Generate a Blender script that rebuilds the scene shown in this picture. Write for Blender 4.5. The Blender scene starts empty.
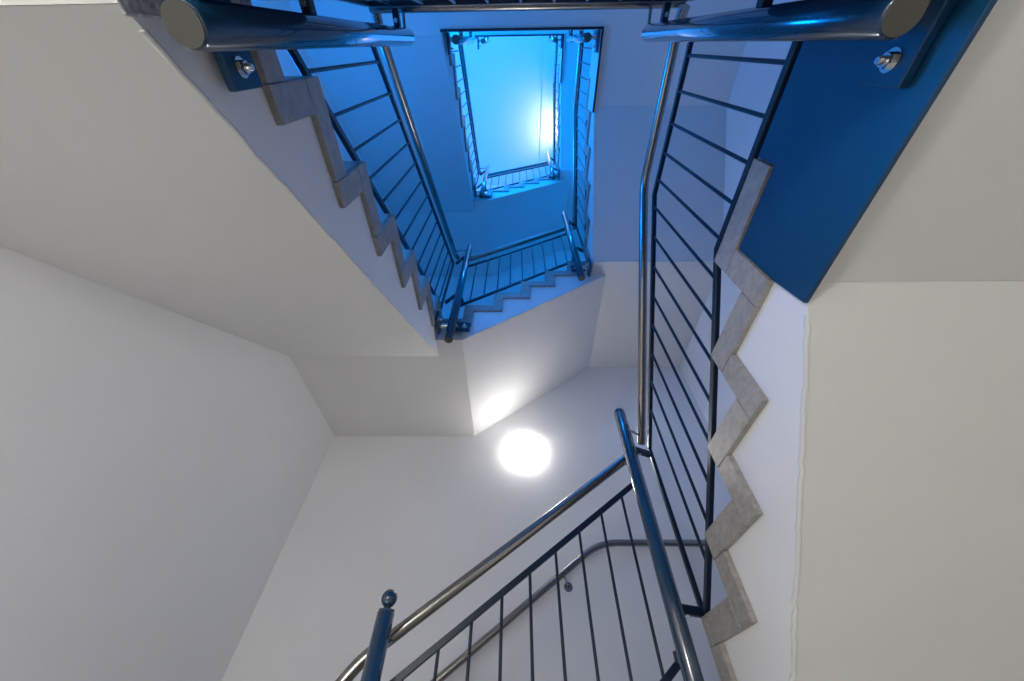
# Looking up a stairwell: dog-leg flights round an open well, blue light from the top floor.
import bpy, bmesh, math, random
from mathutils import Vector, Matrix
random.seed(4)
S = bpy.context.scene
C = S.collection
H = 1.773            # camera height above the ground floor (everything below is written relative to the eye)
ST = 2.8             # storey height
RS = 0.175           # riser

# ---------------------------------------------------------------- materials
def mat(name, col, rough=.5, metal=0., spec=.5, bump=0., bscale=60., mottled=None, mscale=20., stretch=None, coat=0.):
    m = bpy.data.materials.new(name); m.use_nodes = True
    nt = m.node_tree; b = nt.nodes['Principled BSDF']
    b.inputs['Base Color'].default_value = (*col, 1)
    b.inputs['Roughness'].default_value = rough
    b.inputs['Metallic'].default_value = metal
    b.inputs['Specular IOR Level'].default_value = spec
    b.inputs['Coat Weight'].default_value = coat
    tc = nt.nodes.new('ShaderNodeTexCoord')
    src = tc.outputs['Object']
    if stretch:
        mp = nt.nodes.new('ShaderNodeMapping'); mp.inputs['Scale'].default_value = stretch
        nt.links.new(src, mp.inputs['Vector']); src = mp.outputs['Vector']
    if mottled:
        n = nt.nodes.new('ShaderNodeTexNoise'); n.inputs['Scale'].default_value = mscale
        n.inputs['Detail'].default_value = 5; n.inputs['Roughness'].default_value = .65
        nt.links.new(src, n.inputs['Vector'])
        r = nt.nodes.new('ShaderNodeValToRGB')
        r.color_ramp.elements[0].position = .35; r.color_ramp.elements[1].position = .68
        r.color_ramp.elements[0].color = (*col, 1); r.color_ramp.elements[1].color = (*mottled, 1)
        nt.links.new(n.outputs['Fac'], r.inputs['Fac']); nt.links.new(r.outputs['Color'], b.inputs['Base Color'])
    if bump:
        n = nt.nodes.new('ShaderNodeTexNoise'); n.inputs['Scale'].default_value = bscale
        n.inputs['Detail'].default_value = 4
        nt.links.new(src, n.inputs['Vector'])
        bp = nt.nodes.new('ShaderNodeBump'); bp.inputs['Strength'].default_value = bump
        bp.inputs['Distance'].default_value = .01
        nt.links.new(n.outputs['Fac'], bp.inputs['Height']); nt.links.new(bp.outputs['Normal'], b.inputs['Normal'])
    return m

WALL = mat('white_wall_paint', (.80, .795, .785), .75, spec=.25, bump=.05, bscale=45, mottled=(.83, .825, .815), mscale=1.3)
SLAB = mat('shaded_soffit_paint', (.70, .69, .672), .8, spec=.2, bump=.07, bscale=38, mottled=(.73, .72, .702), mscale=1.7)  # beige coat, darkened so the undersides look more shaded than the walls
TILE = mat('grey_stone_tile', (.285, .258, .228), .42, spec=.4, mottled=(.40, .372, .335), mscale=22, stretch=(1, 1.6, 3.2), bump=.05, bscale=70)
TREAD = mat('grey_tread_tile', (.36, .34, .31), .45, spec=.4, mottled=(.45, .43, .40), mscale=18)
POST = mat('blue_enamel', (.005, .034, .080), .16, spec=.7, coat=.8)
PLATE = mat('blue_plate_paint', (.003, .048, .122), .42, spec=.4, mottled=(.005, .056, .136), mscale=9)
RAIL = mat('dark_blue_enamel', (.004, .013, .032), .34, spec=.45)
CAP = mat('grey_plastic_cap', (.085, .083, .072), .6, spec=.3)
STEEL = mat('brushed_stainless_steel', (.31, .295, .28), .26, metal=1.)
CHROME = mat('bright_zinc', (.8, .79, .77), .14, metal=1.)
ROUGH = mat('rough_grey_concrete', (.26, .26, .26), .9, mottled=(.75, .75, .76), mscale=70, bump=.4, bscale=60)
FLOORM = mat('grey_floor_tile', (.42, .40, .37), .45, mottled=(.50, .48, .45), mscale=6)
LAMP = bpy.data.materials.new('lit_opal_glass'); LAMP.use_nodes = True
_b = LAMP.node_tree.nodes['Principled BSDF']
_b.inputs['Base Color'].default_value = (.9, .9, .9, 1)
_b.inputs['Emission Color'].default_value = (1, .975, .94, 1)
_b.inputs['Emission Strength'].default_value = 34.0

# ---------------------------------------------------------------- mesh helpers
class MB:
    def __init__(s): s.bm = bmesh.new()
    def box(s, x0, x1, y0, y1, z0, z1, bev=0):
        r = bmesh.ops.create_cube(s.bm, size=1)['verts']
        bmesh.ops.scale(s.bm, vec=(x1-x0, y1-y0, z1-z0), verts=r)
        bmesh.ops.translate(s.bm, vec=((x0+x1)/2, (y0+y1)/2, (z0+z1)/2), verts=r)
        if bev:
            es = list({e for v in r for e in v.link_edges})
            bmesh.ops.bevel(s.bm, geom=es, offset=bev, segments=2, affect='EDGES', profile=.5)
        return s
    def prism(s, pts, d, bev=0):
        """closed polygon pts (3-D, planar) extruded by vector d"""
        vs = [s.bm.verts.new(p) for p in pts]
        f = s.bm.faces.new(vs)
        g = bmesh.ops.extrude_face_region(s.bm, geom=[f])['geom']
        nv = [v for v in g if isinstance(v, bmesh.types.BMVert)]
        bmesh.ops.translate(s.bm, vec=d, verts=nv)
        if bev:
            es = list({e for v in vs + nv for e in v.link_edges})
            bmesh.ops.bevel(s.bm, geom=es, offset=bev, segments=1, affect='EDGES')
        return s
    def tube(s, pts, r, n=16, cap=True):
        """round bar through pts with parallel-transported rings"""
        pts = [Vector(p) for p in pts]
        k = len(pts)
        tang = []
        for i in range(k):
            a = (pts[i]-pts[i-1]).normalized() if i else None
            b = (pts[i+1]-pts[i]).normalized() if i < k-1 else None
            tang.append(((a or b) + (b or a)).normalized())
        t = tang[0]
        u = t.orthogonal().normalized()
        rings = []
        for i in range(k):
            if i:
                q = tang[i-1].rotation_difference(tang[i]); u = q @ u
            w = tang[i].cross(u)
            rings.append([s.bm.verts.new(pts[i] + r*(math.cos(2*math.pi*j/n)*u + math.sin(2*math.pi*j/n)*w)) for j in range(n)])
        for a, b in zip(rings, rings[1:]):
            for j in range(n):
                s.bm.faces.new((a[j], a[(j+1) % n], b[(j+1) % n], b[j]))
        if cap:
            s.bm.faces.new(rings[0][::-1]); s.bm.faces.new(rings[-1])
        return s
    def lathe(s, prof, o, axis=(0, 0, 1), n=32):
        """profile (radius, height) turned about axis at o; zero radii close the ends"""
        ax = Vector(axis).normalized(); u = ax.orthogonal().normalized(); w = ax.cross(u); o = Vector(o)
        rings = []
        for r, h in prof:
            if r < 1e-6: rings.append([s.bm.verts.new(o + ax*h)])
            else: rings.append([s.bm.verts.new(o + ax*h + r*(math.cos(2*math.pi*j/n)*u + math.sin(2*math.pi*j/n)*w)) for j in range(n)])
        for a, b in zip(rings, rings[1:]):
            for j in range(n):
                q = [a[j % len(a)], a[(j+1) % len(a)], b[(j+1) % len(b)], b[j % len(b)]]
                q = list(dict.fromkeys(q))
                if len(q) > 2: s.bm.faces.new(q)
        return s
    def bar(s, a, b, side, w, h, bev=.002):
        """rectangular bar from a to b; side = width direction"""
        a = Vector(a); b = Vector(b); t = (b-a).normalized()
        sd = Vector(side).normalized(); up = t.cross(sd).normalized()
        pts = [a + sd*i*w/2 + up*j*h/2 for i, j in ((-1, -1), (1, -1), (1, 1), (-1, 1))]
        return s.prism(pts, b-a, bev)
    def done(s, name, m, parent=None, smooth=None, flat=True):
        bm = s.bm
        bmesh.ops.recalc_face_normals(bm, faces=bm.faces[:])
        off = Vector((0, 0, H)) - (parent_loc(parent) if parent else Vector((0, 0, 0)))
        bmesh.ops.translate(bm, vec=off, verts=bm.verts[:])
        me = bpy.data.meshes.new(name); bm.to_mesh(me); bm.free()
        me.materials.append(m)
        if smooth:
            me.shade_smooth()
            try: me.set_sharp_from_angle(angle=math.radians(smooth))
            except Exception: pass
        o = bpy.data.objects.new(name, me); C.objects.link(o)
        if parent: o.parent = parent
        return o

def parent_loc(p):
    v = Vector(p.location)
    while p.parent: p = p.parent; v += p.location
    return v

def thing(name, label, cat, loc, group=None):
    o = bpy.data.objects.new(name, None); C.objects.link(o)
    o.location = (loc[0], loc[1], loc[2] + H); o.empty_display_size = .1
    o['label'] = label; o['category'] = cat
    if group: o['group'] = group
    return o

def struct(o): o['kind'] = 'structure'; return o

# ---------------------------------------------------------------- plan
XWL, XWR, YF, YN = -1.627, 1.720, 2.658, -1.25        # walls
XL, XR, YS, YE = -.559, .639, 1.550, -.085            # well: left / right / far faces, near edge
ZG, ZC = -H, 9.10                                     # ground floor, top ceiling

w = .2
GAP = .0016                                          # hairline joint between the walls and the stair
struct(MB().box(XWL-w, XWL-GAP, YN-w, YF+w, ZG, ZC+.2).done('wall_left', WALL))
struct(MB().box(XWR+GAP, XWR+w, YN-w, YF+w, ZG, ZC+.2).done('wall_right', WALL))
struct(MB().box(XWL-GAP, XWR+GAP, YF+GAP, YF+w, ZG, ZC+.2).done('wall_far', WALL))
struct(MB().box(XWL-GAP, XWR+GAP, YN-w, YN-GAP, ZG, ZC+.2).done('wall_near', WALL))
struct(MB().box(XWL-GAP, XWR+GAP, YN-GAP, YF+GAP, ZC, ZC+.2).done('ceiling', WALL))
struct(MB().box(XWL-w, XWR+w, YN-w, YF+w, ZG-.2, ZG).done('floor', FLOORM))
struct(MB().box(.535, XWR, YN, YF, ZC-.018, ZC).done('trim_1', WALL))      # lowered strip of the top ceiling

# ---------------------------------------------------------------- flights
def flight(name_label, origin, sdir, ldir, width, s0, t, n, z0, sA, zu0, sB, zu1, wb, ext0, ext1, face):
    """sdir: run direction, ldir: from well face to wall; s measured along sdir from origin.
    Body polygon in (s, z), extruded over width; zigzag edge tiles stand proud of the well face."""
    O = Vector(origin); sd = Vector(sdir); ld = Vector(ldir); up = Vector((0, 0, 1))
    P = lambda s, z, l=0.: O + sd*s + ld*l + up*z
    root = thing('stair_flight', name_label, 'stairs', P(s0, z0))
    sA, sB = sA+.0008, sB-.0008
    e = .02                                              # tile finish on top of the concrete
    hang = e if s0 > sA else -.0008                      # a first step that stands on the landing tiles
    pts = [(sA, z0-hang)]
    for k in range(n):
        pts += [(s0+k*t+e, z0+k*RS-(e if k else hang)), (s0+k*t+e, z0+(k+1)*RS-e)]
    zt = z0+n*RS
    pts += [(sB, zt-e), (sB, zu1), (sA, zu0)]
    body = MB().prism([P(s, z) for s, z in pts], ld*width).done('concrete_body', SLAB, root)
    body.data.materials.append(WALL)                     # soffit beige with shade in its colour, the string facing the well white
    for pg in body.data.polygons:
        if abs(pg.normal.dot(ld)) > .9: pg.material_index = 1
    nb = 60                                              # uneven plaster bead along the lower edge of the string
    bead = []
    for i in range(nb+1):
        q = .014+(.93 if ld.x > .5 else .978)*i/nb; j = lambda a: random.uniform(-a, a)
        bead.append(P(sA+(sB-sA)*q + j(.003), zu0+(zu1-zu0)*q + .002 + j(.0022), .003 + j(.0018)))
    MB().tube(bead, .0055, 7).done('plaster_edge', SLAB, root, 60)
    for k in range(n):
        s1 = s0+(k+1)*t+e if k < n-1 else sB
        zz = z0+(k+1)*RS
        MB().prism([P(s0+k*t, zz-e), P(s1, zz-e), P(s1, zz), P(s0+k*t, zz)], ld*width).done('tread', TREAD, root)
        zb = z0+k*RS-(0 if k else hang)
        MB().prism([P(s0+k*t, zb), P(s0+k*t+e, zb), P(s0+k*t+e, zz-e), P(s0+k*t, zz-e)], ld*width).done('riser', TREAD, root)
    th = .018
    g = .0012
    m = MB()
    def piece(a, b, c, d):
        m.prism([P(a+g, c+g, -th), P(b-g, c+g, -th), P(b-g, d-g, -th), P(a+g, d-g, -th)], ld*(th-.0005), .0015)
    if ext0: piece(s0-ext0, s0, z0-wb, z0)
    for k in range(n):
        zb, zz = z0+k*RS, z0+(k+1)*RS
        piece(s0+k*t, s0+k*t+wb, zb-wb, zz-wb)
        e1 = s0+(k+1)*t if k < n-1 else s0+k*t+ext1
        piece(s0+k*t, e1, zz-wb, zz)
    m.done('edge_tiling', TILE, root)
    return root

TL, TF, TR = .2535, .2150, .2432
def flights(st, lab):
    z = st*ST
    if lab[0]:
        flight(lab[0], (XL, 0, 0), (0, 1, 0), (-1, 0, 0), XL-XWL, .0615, TL, 6, 1.027+z, -.05, .684+z, 1.70, 1.857+z, .08, .092, .20, 1)
    if lab[1]:
        flight(lab[1], (0, YS, 0), (1, 0, 0), (0, 1, 0), YF-YS, -.400, TF, 5, 2.077+z, -.38, 1.857+z, .765, 2.721+z, .072, .145, .165, 1)
    if lab[2]:
        flight(lab[2], (XR, 0, 0), (0, -1, 0), (1, 0, 0), XWR-XR, -1.510, TR, 5, .152+z, -1.42, -.068+z, -.409, .684+z, .08, .02, .299, 1)

def landing(label, poly, z0, z1):
    r = thing('stair_landing', label, 'landing', (poly[0][0], poly[0][1], z1))
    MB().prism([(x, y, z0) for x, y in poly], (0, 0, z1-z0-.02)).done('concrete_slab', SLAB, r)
    MB().prism([(x, y, z1-.02) for x, y in poly], (0, 0, .02)).done('floor_tiling', TREAD, r)
    return r

def near_landing(st, label):
    z = st*ST
    poly = [(XWL, YN), (XWR, YN), (XWR, .409), (XR, .409), (XR, YE), (XL, YE), (XL, -.05), (XWL, -.05)]
    r = landing(label, poly, .684+z, 1.027+z)
    # steel fascia on the right side of the well: full height by the post, cut round the stone edge tiles
    x = XR
    pts = [(-.085, .655), (.445, .655), (.455, .762), (.455, .945), (.236, .945), (.236, 1.022), (-.085, 1.022)]
    MB().prism([(x-.0008, a, b+z) for a, b in pts], (-.010, 0, 0), .001).done('fascia_plate', PLATE if st == 0 else WALL, r)
    MB().box(XL, XR, YE, YE+.010, .655+z, 1.022+z, .001).done('fascia_plate', PLATE if st == 0 else WALL, r)
    if st:
        MB().box(XR-.016, XR-.0008, -.085, .445, .643+z, .655+z, .001).done('edge_profile', RAIL, r)
        MB().box(XL, XR-.016, YE, YE+.016, .643+z, .655+z, .001).done('edge_profile', RAIL, r)
    if st == 0:
        MB().box(XL+.0007, XL+.006, -.0845, -.036, .678+z, 1.018+z, .003).done('broken_edge', ROUGH, r)
    return r

def left_landing(st, label):
    z = st*ST
    landing(label, [(XWL, 1.70), (XL+.0008, 1.70), (XL+.0008, YS), (-.38, YS), (-.38, YF), (XWL, YF)], 1.857+z, 2.077+z)

def right_landing(st, label):
    z = st*ST
    landing(label, [(XR, 1.42), (XWR, 1.42), (XWR, YF), (.765, YF), (.765, YS-.0008), (XR, YS-.0008)], 2.721+z, 2.952+z)

flights(-1, ('lowest stair flight along the left wall, below the lower left corner of the view',
             'lowest stair flight by the far wall, below the railing with the ball post', None))
flights(0, ('white stair flight along the left wall, its broad sloping soffit at upper left',
            'stair flight across the far wall right above the round lit lamp',
            'stair flight on the right with the largest grey zigzag edge tiles'))
flights(1, ('next stair flight up on the left, dark blue soffit beside the bright opening',
            'small blue-lit stair flight just below the bright top ceiling',
            'next stair flight up on the right, smooth pale blue soffit behind the big railing'))
near_landing(0, 'nearest landing with the big blue steel fascia plate at upper right')
near_landing(1, 'landing one storey up, pale blue underside framing the bright opening')
near_landing(2, 'topmost landing, a thin strip at the head of the bright opening')
left_landing(-1, 'lowest corner landing at the far left, under the ball-topped post')
left_landing(0, 'corner landing at the far left with grey underside above the left wall')
left_landing(1, 'upper corner landing at the far left, blue, by the small upper posts')
right_landing(-1, 'lowest corner landing at the far right, below the dome-topped post')
right_landing(0, 'corner landing at the far right with white underside behind the big handrail')
right_landing(1, 'upper corner landing at the far right, blue, under the bright ceiling')
flights(2, (None, None, 'uppermost stair flight, thin strip of bright blue soffit right of the bright ceiling'))

# ---------------------------------------------------------------- posts
def hexnut(mb, c, ax, r, h):
    ax = Vector(ax); mb.lathe([(0, 0), (r, 0), (r, h), (0, h)], c, ax, 6)
    return mb

def base_plate(root, side, c, hw, hh):
    """steel plate on the string, bolt with washer and nut; side: unit vector pointing into the well"""
    sd = Vector(side); c = Vector(c)
    lat = Vector((0, 1, 0)) if abs(sd.x) > .5 else Vector((1, 0, 0))
    up = Vector((0, 0, 1))
    p = MB().prism([c - lat*hw - up*hh, c + lat*hw - up*hh, c + lat*hw + up*hh, c - lat*hw + up*hh], sd*.016, .002).done('base_plate', PLATE, root)
    for s in (-1, 1):
        o = c + lat*s*(hw-.035) - up*.006 + sd*.016
        b = MB().lathe([(0, 0), (.017, 0), (.017, .003), (0, .003)], o, sd, 24)
        hexnut(b, o+sd*.003, sd, .0115, .010)
        b.lathe([(.0065, 0), (.0065, .010), (.005, .012), (0, .012)], o+sd*.012, sd, 12)
        b.done('bolt', CHROME, root, 40)
    return p

def post(label, x, y, z0, z1, plates, brackets, ball=False, dome=False, group=None):
    root = thing('railing_post', label, 'post', (x, y, z0), group)
    r = .0292
    MB().lathe([(r-.003, 0), (r, .004), (r, z1-z0-.004), (r-.004, z1-z0)] , (x, y, z0), n=40).done('tube', POST, root, 50)
    MB().lathe([(0, -.002), (r-.0035, -.002), (r-.003, .004), (0, .004)], (x, y, z0), n=40).done('bottom_cap', CAP, root, 40)
    if ball:
        rb = .027
        pr = [(r-.004, 0), (r-.002, .004), (.014, .007), (.012, .011)]
        pr += [(rb*math.sin(a), .010+rb - rb*math.cos(a)) for a in [math.radians(q) for q in range(24, 181, 12)]]
        pr[-1] = (0, pr[-1][1])
        MB().lathe(pr, (x, y, z1), n=32).done('ball_finial', POST, root, 50)
    else:
        k = .030 if dome else .010
        pr = [(r-.001, -.001)] + [((r-.001)*math.cos(math.radians(q)), k*math.sin(math.radians(q))) for q in range(15, 91, 15)]
        pr[-1] = (0, k)
        MB().lathe(pr, (x, y, z1), n=40).done('top_cap', POST, root, 60)
    for sd, c, off in plates:
        base_plate(root, sd, c, .067 if abs(sd[0]) > .5 else .062, .046 if abs(sd[0]) > .5 else .045)
        sdv = Vector(sd); cc = Vector(c)
        a = Vector((x, y, cc.z)) + sdv*-.026
        b = Vector((x, y, cc.z)) if abs(sd[0]) > .5 else Vector((x, y, cc.z))
        if abs(sd[0]) > .5: b.x = cc.x + sd[0]*.016
        else: b.y = cc.y + sd[1]*.016
        MB().tube([a, b], .014, 20).done('standoff', CHROME, root, 40)
    for a, b in brackets:
        a = Vector(a); b = Vector(b)
        t = (b-a).normalized(); sd = t.cross(Vector((0, 0, 1))).normalized()
        br = MB().bar(a, b, sd, .022, .028).done('bracket', RAIL, root)
        bb = MB()
        for q in (.35,):
            o = a.lerp(b, q) - Vector((0, 0, 1))*.014
            bb.lathe([(0, 0), (.008, 0), (.008, .006), (0, .006)], o, (0, 0, -1), 6)
        bb.done('screw', CHROME, br)
    return root

PXL, PXR, PYN, PYF = -.451, .530, -.025, 1.470
GY = -.118                                            # plane of the near guard
RX, LX, FY = .650, -.580, 1.565                       # planes of the three railings

def posts(st, lab):
    z = st*ST
    if lab[0]:
        post(lab[0], PXL, PYN, .640+z, 1.935+z, [((1, 0, 0), (XL+.0175, -.003, .853+z), 0)],
             [((PXL, PYN-.028, 1.048+z), (PXL, GY+.012, 1.048+z)), ((PXL, PYN-.028, 1.80+z), (PXL, GY+.014, 1.80+z)),
              ((PXL-.028, PYN, 1.165+z), (LX+.012, PYN, 1.165+z)), ((PXL-.028, PYN, 1.845+z), (LX+.012, PYN, 1.845+z))])
    if lab[1]:
        post(lab[1], PXR, PYN, .664+z, 1.885+z, [((-1, 0, 0), (XR-.0125, -.003, .747+z), 0)],
             [((PXR, PYN-.028, 1.048+z), (PXR, GY+.012, 1.048+z)), ((PXR, PYN-.028, 1.72+z), (PXR, GY+.014, 1.72+z)),
              ((PXR+.028, PYN, 1.104+z), (RX-.012, PYN, 1.104+z)), ((PXR+.028, PYN, 1.70+z), (RX-.012, PYN, 1.70+z))])
    if lab[2]:
        ball = st == -1
        zt = (3.125 if ball else 3.115)+z
        post(lab[2], -.444, PYF-.01, 1.750+z, zt, [((0, -1, 0), (-.395, YS-.0195, 1.965+z), 0), ((1, 0, 0), (XL+.0195, 1.44, 1.905+z), 0)],
             [((-.452-.02, PYF-.01, 2.27+z), (LX+.03, 1.52, 2.27+z)), ((-.452-.02, PYF-.01, 2.90+z), (LX+.03, 1.52, 2.90+z)),
              ((-.452+.01, PYF+.02, 2.325+z), (-.43, FY-.012, 2.325+z))], ball=ball)
    if lab[3]:
        post(lab[3], .525, PYF, 2.540+z, 3.965+z, [((0, -1, 0), (.535, YS-.0195, 2.80+z), 0), ((-1, 0, 0), (XR-.0195, 1.47, 2.72+z), 0)],
             [((.525+.02, PYF+.015, 3.145+z), (RX-.012, 1.53, 3.145+z)), ((.525+.02, PYF+.015, 3.765+z), (RX-.012, 1.53, 3.765+z)),
              ((.525, PYF+.02, 3.03+z), (.52, FY-.012, 3.03+z))], dome=True)

posts(-1, (None, None, 'dark blue post with a ball on top at the bottom of the photo',
           'tall dome-topped blue post at lower centre, where handrail meets big right railing'))
posts(0, ('large blue post seen end-on at upper left, grey cap towards the camera',
          'large blue post seen end-on at upper right, in front of the blue plate',
          'blue corner post at centre left, at foot of the small blue far flight',
          'slim blue corner post left of the big handrail, at head of the small far flight'))
posts(1, ('small light-blue post lying across the upper left corner of the bright opening',
          'small light-blue post lying across the upper right corner of the bright opening',
          'tiny pale post at lower left corner of the bright ceiling',
          'tiny pale post at lower right corner of the bright ceiling'))
posts(2, ('tiniest post end at top left of the bright ceiling, hanging from the topmost landing',
          'tiniest post end at top right of the bright ceiling, beside the pale strip', None, None))

# ---------------------------------------------------------------- railings
def arc(pts, r=.05, n=6):
    """round the corners of a polyline"""
    pts = [Vector(p) for p in pts]; out = [pts[0]]
    for a, b, c in zip(pts, pts[1:], pts[2:]):
        d = min(r, (a-b).length*.45, (c-b).length*.45)
        p0 = b + (a-b).normalized()*d; p2 = b + (c-b).normalized()*d
        for i in range(n+1):
            q = i/n; out.append(p0*(1-q)**2 + b*2*q*(1-q) + p2*q*q)
    out.append(pts[-1]); return out

def railing(label, side, bot, top, hand, bal, ends, group=None, supports=(), loc=None):
    """bot/top: polylines of bar centres; hand: handrail polyline; bal: (bottom, top) of each baluster"""
    root = thing('stair_railing', label, 'railing', loc or bot[0], group)
    for nm, pl in (('bottom_rail', bot), ('top_rail', top)):
        m = MB()
        for a, b in zip(pl, pl[1:]): 
            t = (Vector(b)-Vector(a)).normalized()*.004
            m.bar(Vector(a)-t, Vector(b)+t, side, .017, .022)
        m.done(nm, RAIL, root)
    for a, b in bal:
        MB().tube([a, b], .0058, 10).done('baluster', RAIL, root, 40)
    for a, b in ends:
        MB().bar(a, b, side, .017, .020).done('end_bar', RAIL, root)
    h = MB().tube(hand, .021, 20).done('handrail', STEEL, root, 50)
    for a, b in supports:
        MB().tube([a, b], .006, 10).done('handrail_support', STEEL, h, 40)
    return root

def lin(y0, z0, sl): return lambda y: z0 + sl*(y-y0)

def left_rail(st, label):
    z = st*ST
    fb = lambda y: 1.192+z+.694*(y-.023)
    ft = lambda y: fb(y)+.683
    fh = lambda y: fb(y)+.838
    y1 = 1.535
    x = LX
    bal = [((x, y, fb(y)), (x, y, ft(y))) for y in [.053+.1165*k for k in range(13)]]
    hand = arc([(x, -.135, fh(-.03)-.01), (x, -.04, fh(-.03)), (x, y1-.03, fh(y1-.03)), (x+.02, y1+.02, fh(y1)-.01)], .05)
    railing(label, (1, 0, 0), [(x, -.035, fb(-.035)), (x, y1, fb(y1))], [(x, -.035, ft(-.035)), (x, y1, ft(y1))], hand, bal,
            [((x, -.03, fb(-.03)-.05), (x, -.03, ft(-.03))), ((x, y1, fb(y1)-.03), (x, y1, ft(y1)))],
            supports=[((x, y1-.07, fh(y1-.07)), (PXL-.02, PYF-.02, fh(y1-.07)-.01))])

def right_rail(st, label):
    z = st*ST
    x = RX
    yb = .520
    fb = lambda y: z + (1.076 if y < yb else 1.076-.737*(y-yb))
    yt = .555
    ft = lambda y: z + (1.735 if y < yt else 1.735-.737*(y-yt))
    yh = .560
    fh = lambda y: z + (1.912 if y < yh else 1.912-.772*(y-yh))
    y1 = 1.545
    bal = [((x, y, fb(y)), (x, y, ft(y))) for y in [.044+.1113*k for k in range(13)]]
    hand = arc([(x, -.10, fh(0)-.03), (x, -.05, fh(0)), (x, yh, fh(yh)), (x, 1.625, fh(1.625))], .06)
    railing(label, (1, 0, 0), [(x, -.035, fb(0)), (x, yb, fb(yb)), (x, y1, fb(y1))], [(x, -.035, ft(0)), (x, yt, ft(yt)), (x, y1, ft(y1))],
            hand, bal, [((x, -.03, fb(0)-.04), (x, -.03, ft(0))), ((x, y1, fb(y1)-.07), (x, y1, ft(y1)+.012))],
            supports=[((x, 1.592, fh(1.592)), (PXR+.02, PYF+.015, fh(1.592)-.04))])

def far_rail(st, label):
    z = st*ST
    y = FY
    fb = lambda x: 2.627+z+.742*x
    ft = lambda x: 3.250+z+.718*x
    fh = lambda x: 3.388+z+.712*x
    x0, x1 = -.462, .545
    bal = [((x, y, fb(x)), (x, y, ft(x))) for x in [-.375+.1050*k for k in range(9)]]
    if st == -1:
        hand = arc([(-.66, 1.535, fh(-.52)-.23), (-.60, y, fh(-.52)-.10), (-.525, y, fh(-.525)), (.56, y, fh(.56))], .05)
    else:
        hand = arc([(-.48, y, fh(-.48)), (.56, y, fh(.56))], .05)
    railing(label, (0, 1, 0), [(x0, y, fb(x0)), (x1, y, fb(x1))], [(x0, y, ft(x0)), (x1, y, ft(x1))], hand, bal,
            [((x0, y, fb(x0)-.03), (x0, y, ft(x0))), ((x1, y, fb(x1)-.03), (x1, y, ft(x1)))],
            supports=[((.50, y, fh(.50)-.01), (PXR-.01, PYF+.02, fh(.50)-.05)), ((-.43, y, fh(-.43)-.01), (PXL+.01, PYF+.02, fh(-.43)-.05))])

def near_rail(st, label):
    z = st*ST
    y = GY
    x0, x1 = PXL-.10, PXR+.10
    zb, zt, zh = 1.046+z, 1.80+z, 1.925+z
    n = 9
    bal = [((x, y, zb), (x, y, zt)) for x in [-.464+.12*k for k in range(n)]]
    hand = arc([(x0-.03, y, zh), (x1+.03, y, zh)], .05)
    railing(label, (0, 1, 0), [(x0, y, zb), (x1, y, zb)], [(x0, y, zt), (x1, y, zt)], hand, bal,
            [((x0, y, zb-.03), (x0, y, zt)), ((x1, y, zb-.03), (x1, y, zt))],
            supports=[((x, y, zh), (x, PYN-.025, zh-.02)) for x in (PXL, PXR)])

far_rail(-1, 'sloping railing at the bottom centre, between the ball post and the tall post')
left_rail(0, 'dark blue railing on the left flight, above the grey zigzag tiles')
far_rail(0, 'small blue-lit railing on the far flight at the centre of the photo')
right_rail(0, 'big railing with steel handrail running down the right side of the well')
near_rail(0, 'level railing whose steel rail crosses the very top of the photo')
left_rail(1, 'thin pale railing along the left edge of the bright ceiling')
far_rail(1, 'tiny railing along the lower edge of the bright ceiling')
right_rail(1, 'thin blue railing on the next right flight, right of the bright opening')
right_rail(2, 'thin dark railing along the right edge of the bright ceiling')
near_rail(1, 'level railing along the upper edge of the bright opening')
near_rail(2, 'topmost level railing, a small line at the head of the bright ceiling')

# right flight below the first landing keeps the same railing; its lower storey is the floor
# ---------------------------------------------------------------- handrail on the far wall
hr = thing('wall_handrail', 'stainless steel wall handrail on the far wall, behind the bottom railing', 'handrail', (.59, 2.598, .966))
MB().tube(arc([(1.58, 2.598, .968), (.545, 2.598, .966), (-.42, 2.598, .291), (-.95, 2.598, -.08)], .13, 10), .0205, 20).done('rail', STEEL, hr, 50)
for bx, bz in ((.292, .790), (-.70, .095), (1.30, .967)):
    m = MB().tube(arc([(bx, 2.598, bz-.018), (bx+.012, 2.598, bz-.055), (bx+.026, 2.650, bz-.065)], .02), .006, 12)
    m.lathe([(.0, .0), (.027, 0), (.027, .007), (.0, .007)], (bx+.026, 2.650, bz-.065), (0, 1, 0), 28)
    m.done('bracket', STEEL, hr, 40)

# ---------------------------------------------------------------- wall lamp
lp = thing('wall_lamp', 'round lit white lamp on the far wall under the stair flight', 'lamp', (.062, YF, 1.700))
MB().lathe([(0, 0), (.110, 0), (.110, .022), (.106, .026), (0, .026)], (.062, YF, 1.700), (0, -1, 0), 48).done('base', WALL, lp, 40)
R0, D0 = .122, .050
pr = [(R0, .026)] + [(R0*math.cos(math.radians(q)), .026+D0*math.sin(math.radians(q))) for q in range(10, 91, 10)]
pr[-1] = (0, .026+D0)
MB().lathe(pr, (.062, YF, 1.700), (0, -1, 0), 48).done('glass_shade', LAMP, lp, 60)

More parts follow.
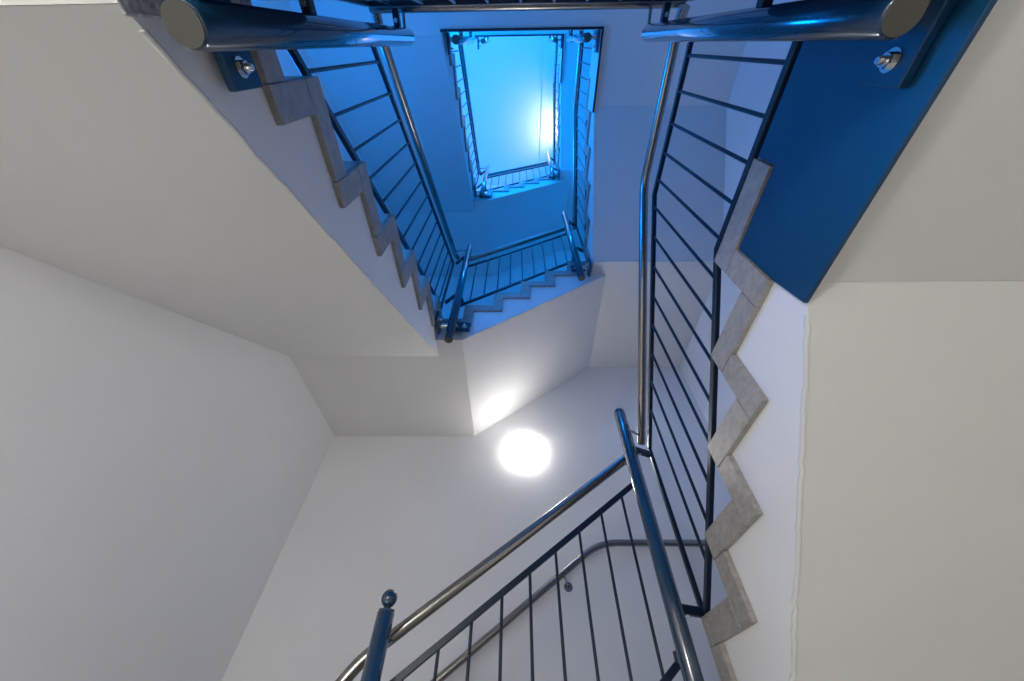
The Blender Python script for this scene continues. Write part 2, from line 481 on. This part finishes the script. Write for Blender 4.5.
# ---------------------------------------------------------------- lights
def area(name, loc, to, sx, sy, power, col, spread=180):
    l = bpy.data.lights.new(name, 'AREA'); l.shape = 'RECTANGLE'; l.size = sx; l.size_y = sy
    l.energy = power; l.color = col; l.spread = math.radians(spread)
    o = bpy.data.objects.new(name, l); C.objects.link(o)
    o.location = (loc[0], loc[1], loc[2]+H)
    o.rotation_euler = Vector((to[0]-loc[0], to[1]-loc[1], to[2]-loc[2])).to_track_quat('-Z', 'Y').to_euler()
    return o
def point(name, loc, power, col, r=.15):
    l = bpy.data.lights.new(name, 'POINT'); l.energy = power; l.color = col; l.shadow_soft_size = r
    o = bpy.data.objects.new(name, l); C.objects.link(o); o.location = (loc[0], loc[1], loc[2]+H); return o

BLUE = (.0, .25, 1.0)
area('blue_fill_well', (.0, -.65, 9.0), (0, .9, 3.0), 2.4, .5, 130, BLUE)  # unseen light added to send blue down the well
area('blue_fill_ceiling', (-1.55, 1.0, 7.6), (0, 1.0, 9.1), .4, 2.4, 26, BLUE)  # unseen light added to tint the top ceiling blue
sp = bpy.data.lights.new('top_ceiling_uplight', 'SPOT'); sp.energy = 34; sp.color = (1, .98, .9)
sp.spot_size = math.radians(130); sp.spot_blend = 1.0; sp.shadow_soft_size = .10
so = bpy.data.objects.new('top_ceiling_uplight', sp); C.objects.link(so); so.location = (1.02, 1.45, 8.62+H)
so.rotation_euler = Vector((-.62, -.05, .43)).to_track_quat('-Z', 'Y').to_euler()
point('upper_blue_lamp', (-1.2, .2, 4.8), 160, BLUE, .25)
point('middle_blue_lamp', (-1.32, .3, 2.05), 48, BLUE, .18)
# unseen fill lights added to brighten the lower soffits and walls
area('ground_fill_up', (-1.08, .55, -.95), (-1.0, .7, 3), .5, .9, 3.2, (1, .985, .955))
point('ground_fill_right', (1.58, .45, -1.15), 1.6, (1, .99, .97), .16)
point('ground_fill_near', (-.85, -1.10, .04), 36, (1, .985, .955), .12)
point('ground_fill_near_right', (.60, -1.10, .10), 1.5, (1, .985, .955), .12)

wd = bpy.data.worlds.new('World'); S.world = wd; wd.use_nodes = True
wd.node_tree.nodes['Background'].inputs[0].default_value = (.02, .05, .1, 1)
wd.node_tree.nodes['Background'].inputs[1].default_value = .05

# ---------------------------------------------------------------- camera
yaw, pitch, roll, f = -.0236447, .8731093, .0146595, 354.859
cy, sy, cp, sp = math.cos(yaw), math.sin(yaw), math.cos(pitch), math.sin(pitch)
F = Vector((sy*cp, cy*cp, sp)); R = Vector((cy, -sy, 0)); U = R.cross(F)
c, s = math.cos(roll), math.sin(roll)
R2 = R*c + U*s; U2 = -R*s + U*c
cd = bpy.data.cameras.new('camera'); cd.sensor_fit = 'HORIZONTAL'; cd.sensor_width = 36; cd.lens = f/1024*36
cd.clip_start = .01; cd.clip_end = 100
cam = bpy.data.objects.new('camera', cd); C.objects.link(cam)
M = Matrix((R2, U2, -F)).transposed().to_4x4(); M.translation = Vector((0, 0, H))
cam.matrix_world = M
S.camera = cam

S.view_settings.view_transform = 'Standard'; S.view_settings.look = 'None'
S.view_settings.exposure = 0; S.view_settings.gamma = 1; S.view_settings.use_curve_mapping = False
S.cycles.max_bounces = 12; S.cycles.diffuse_bounces = 8
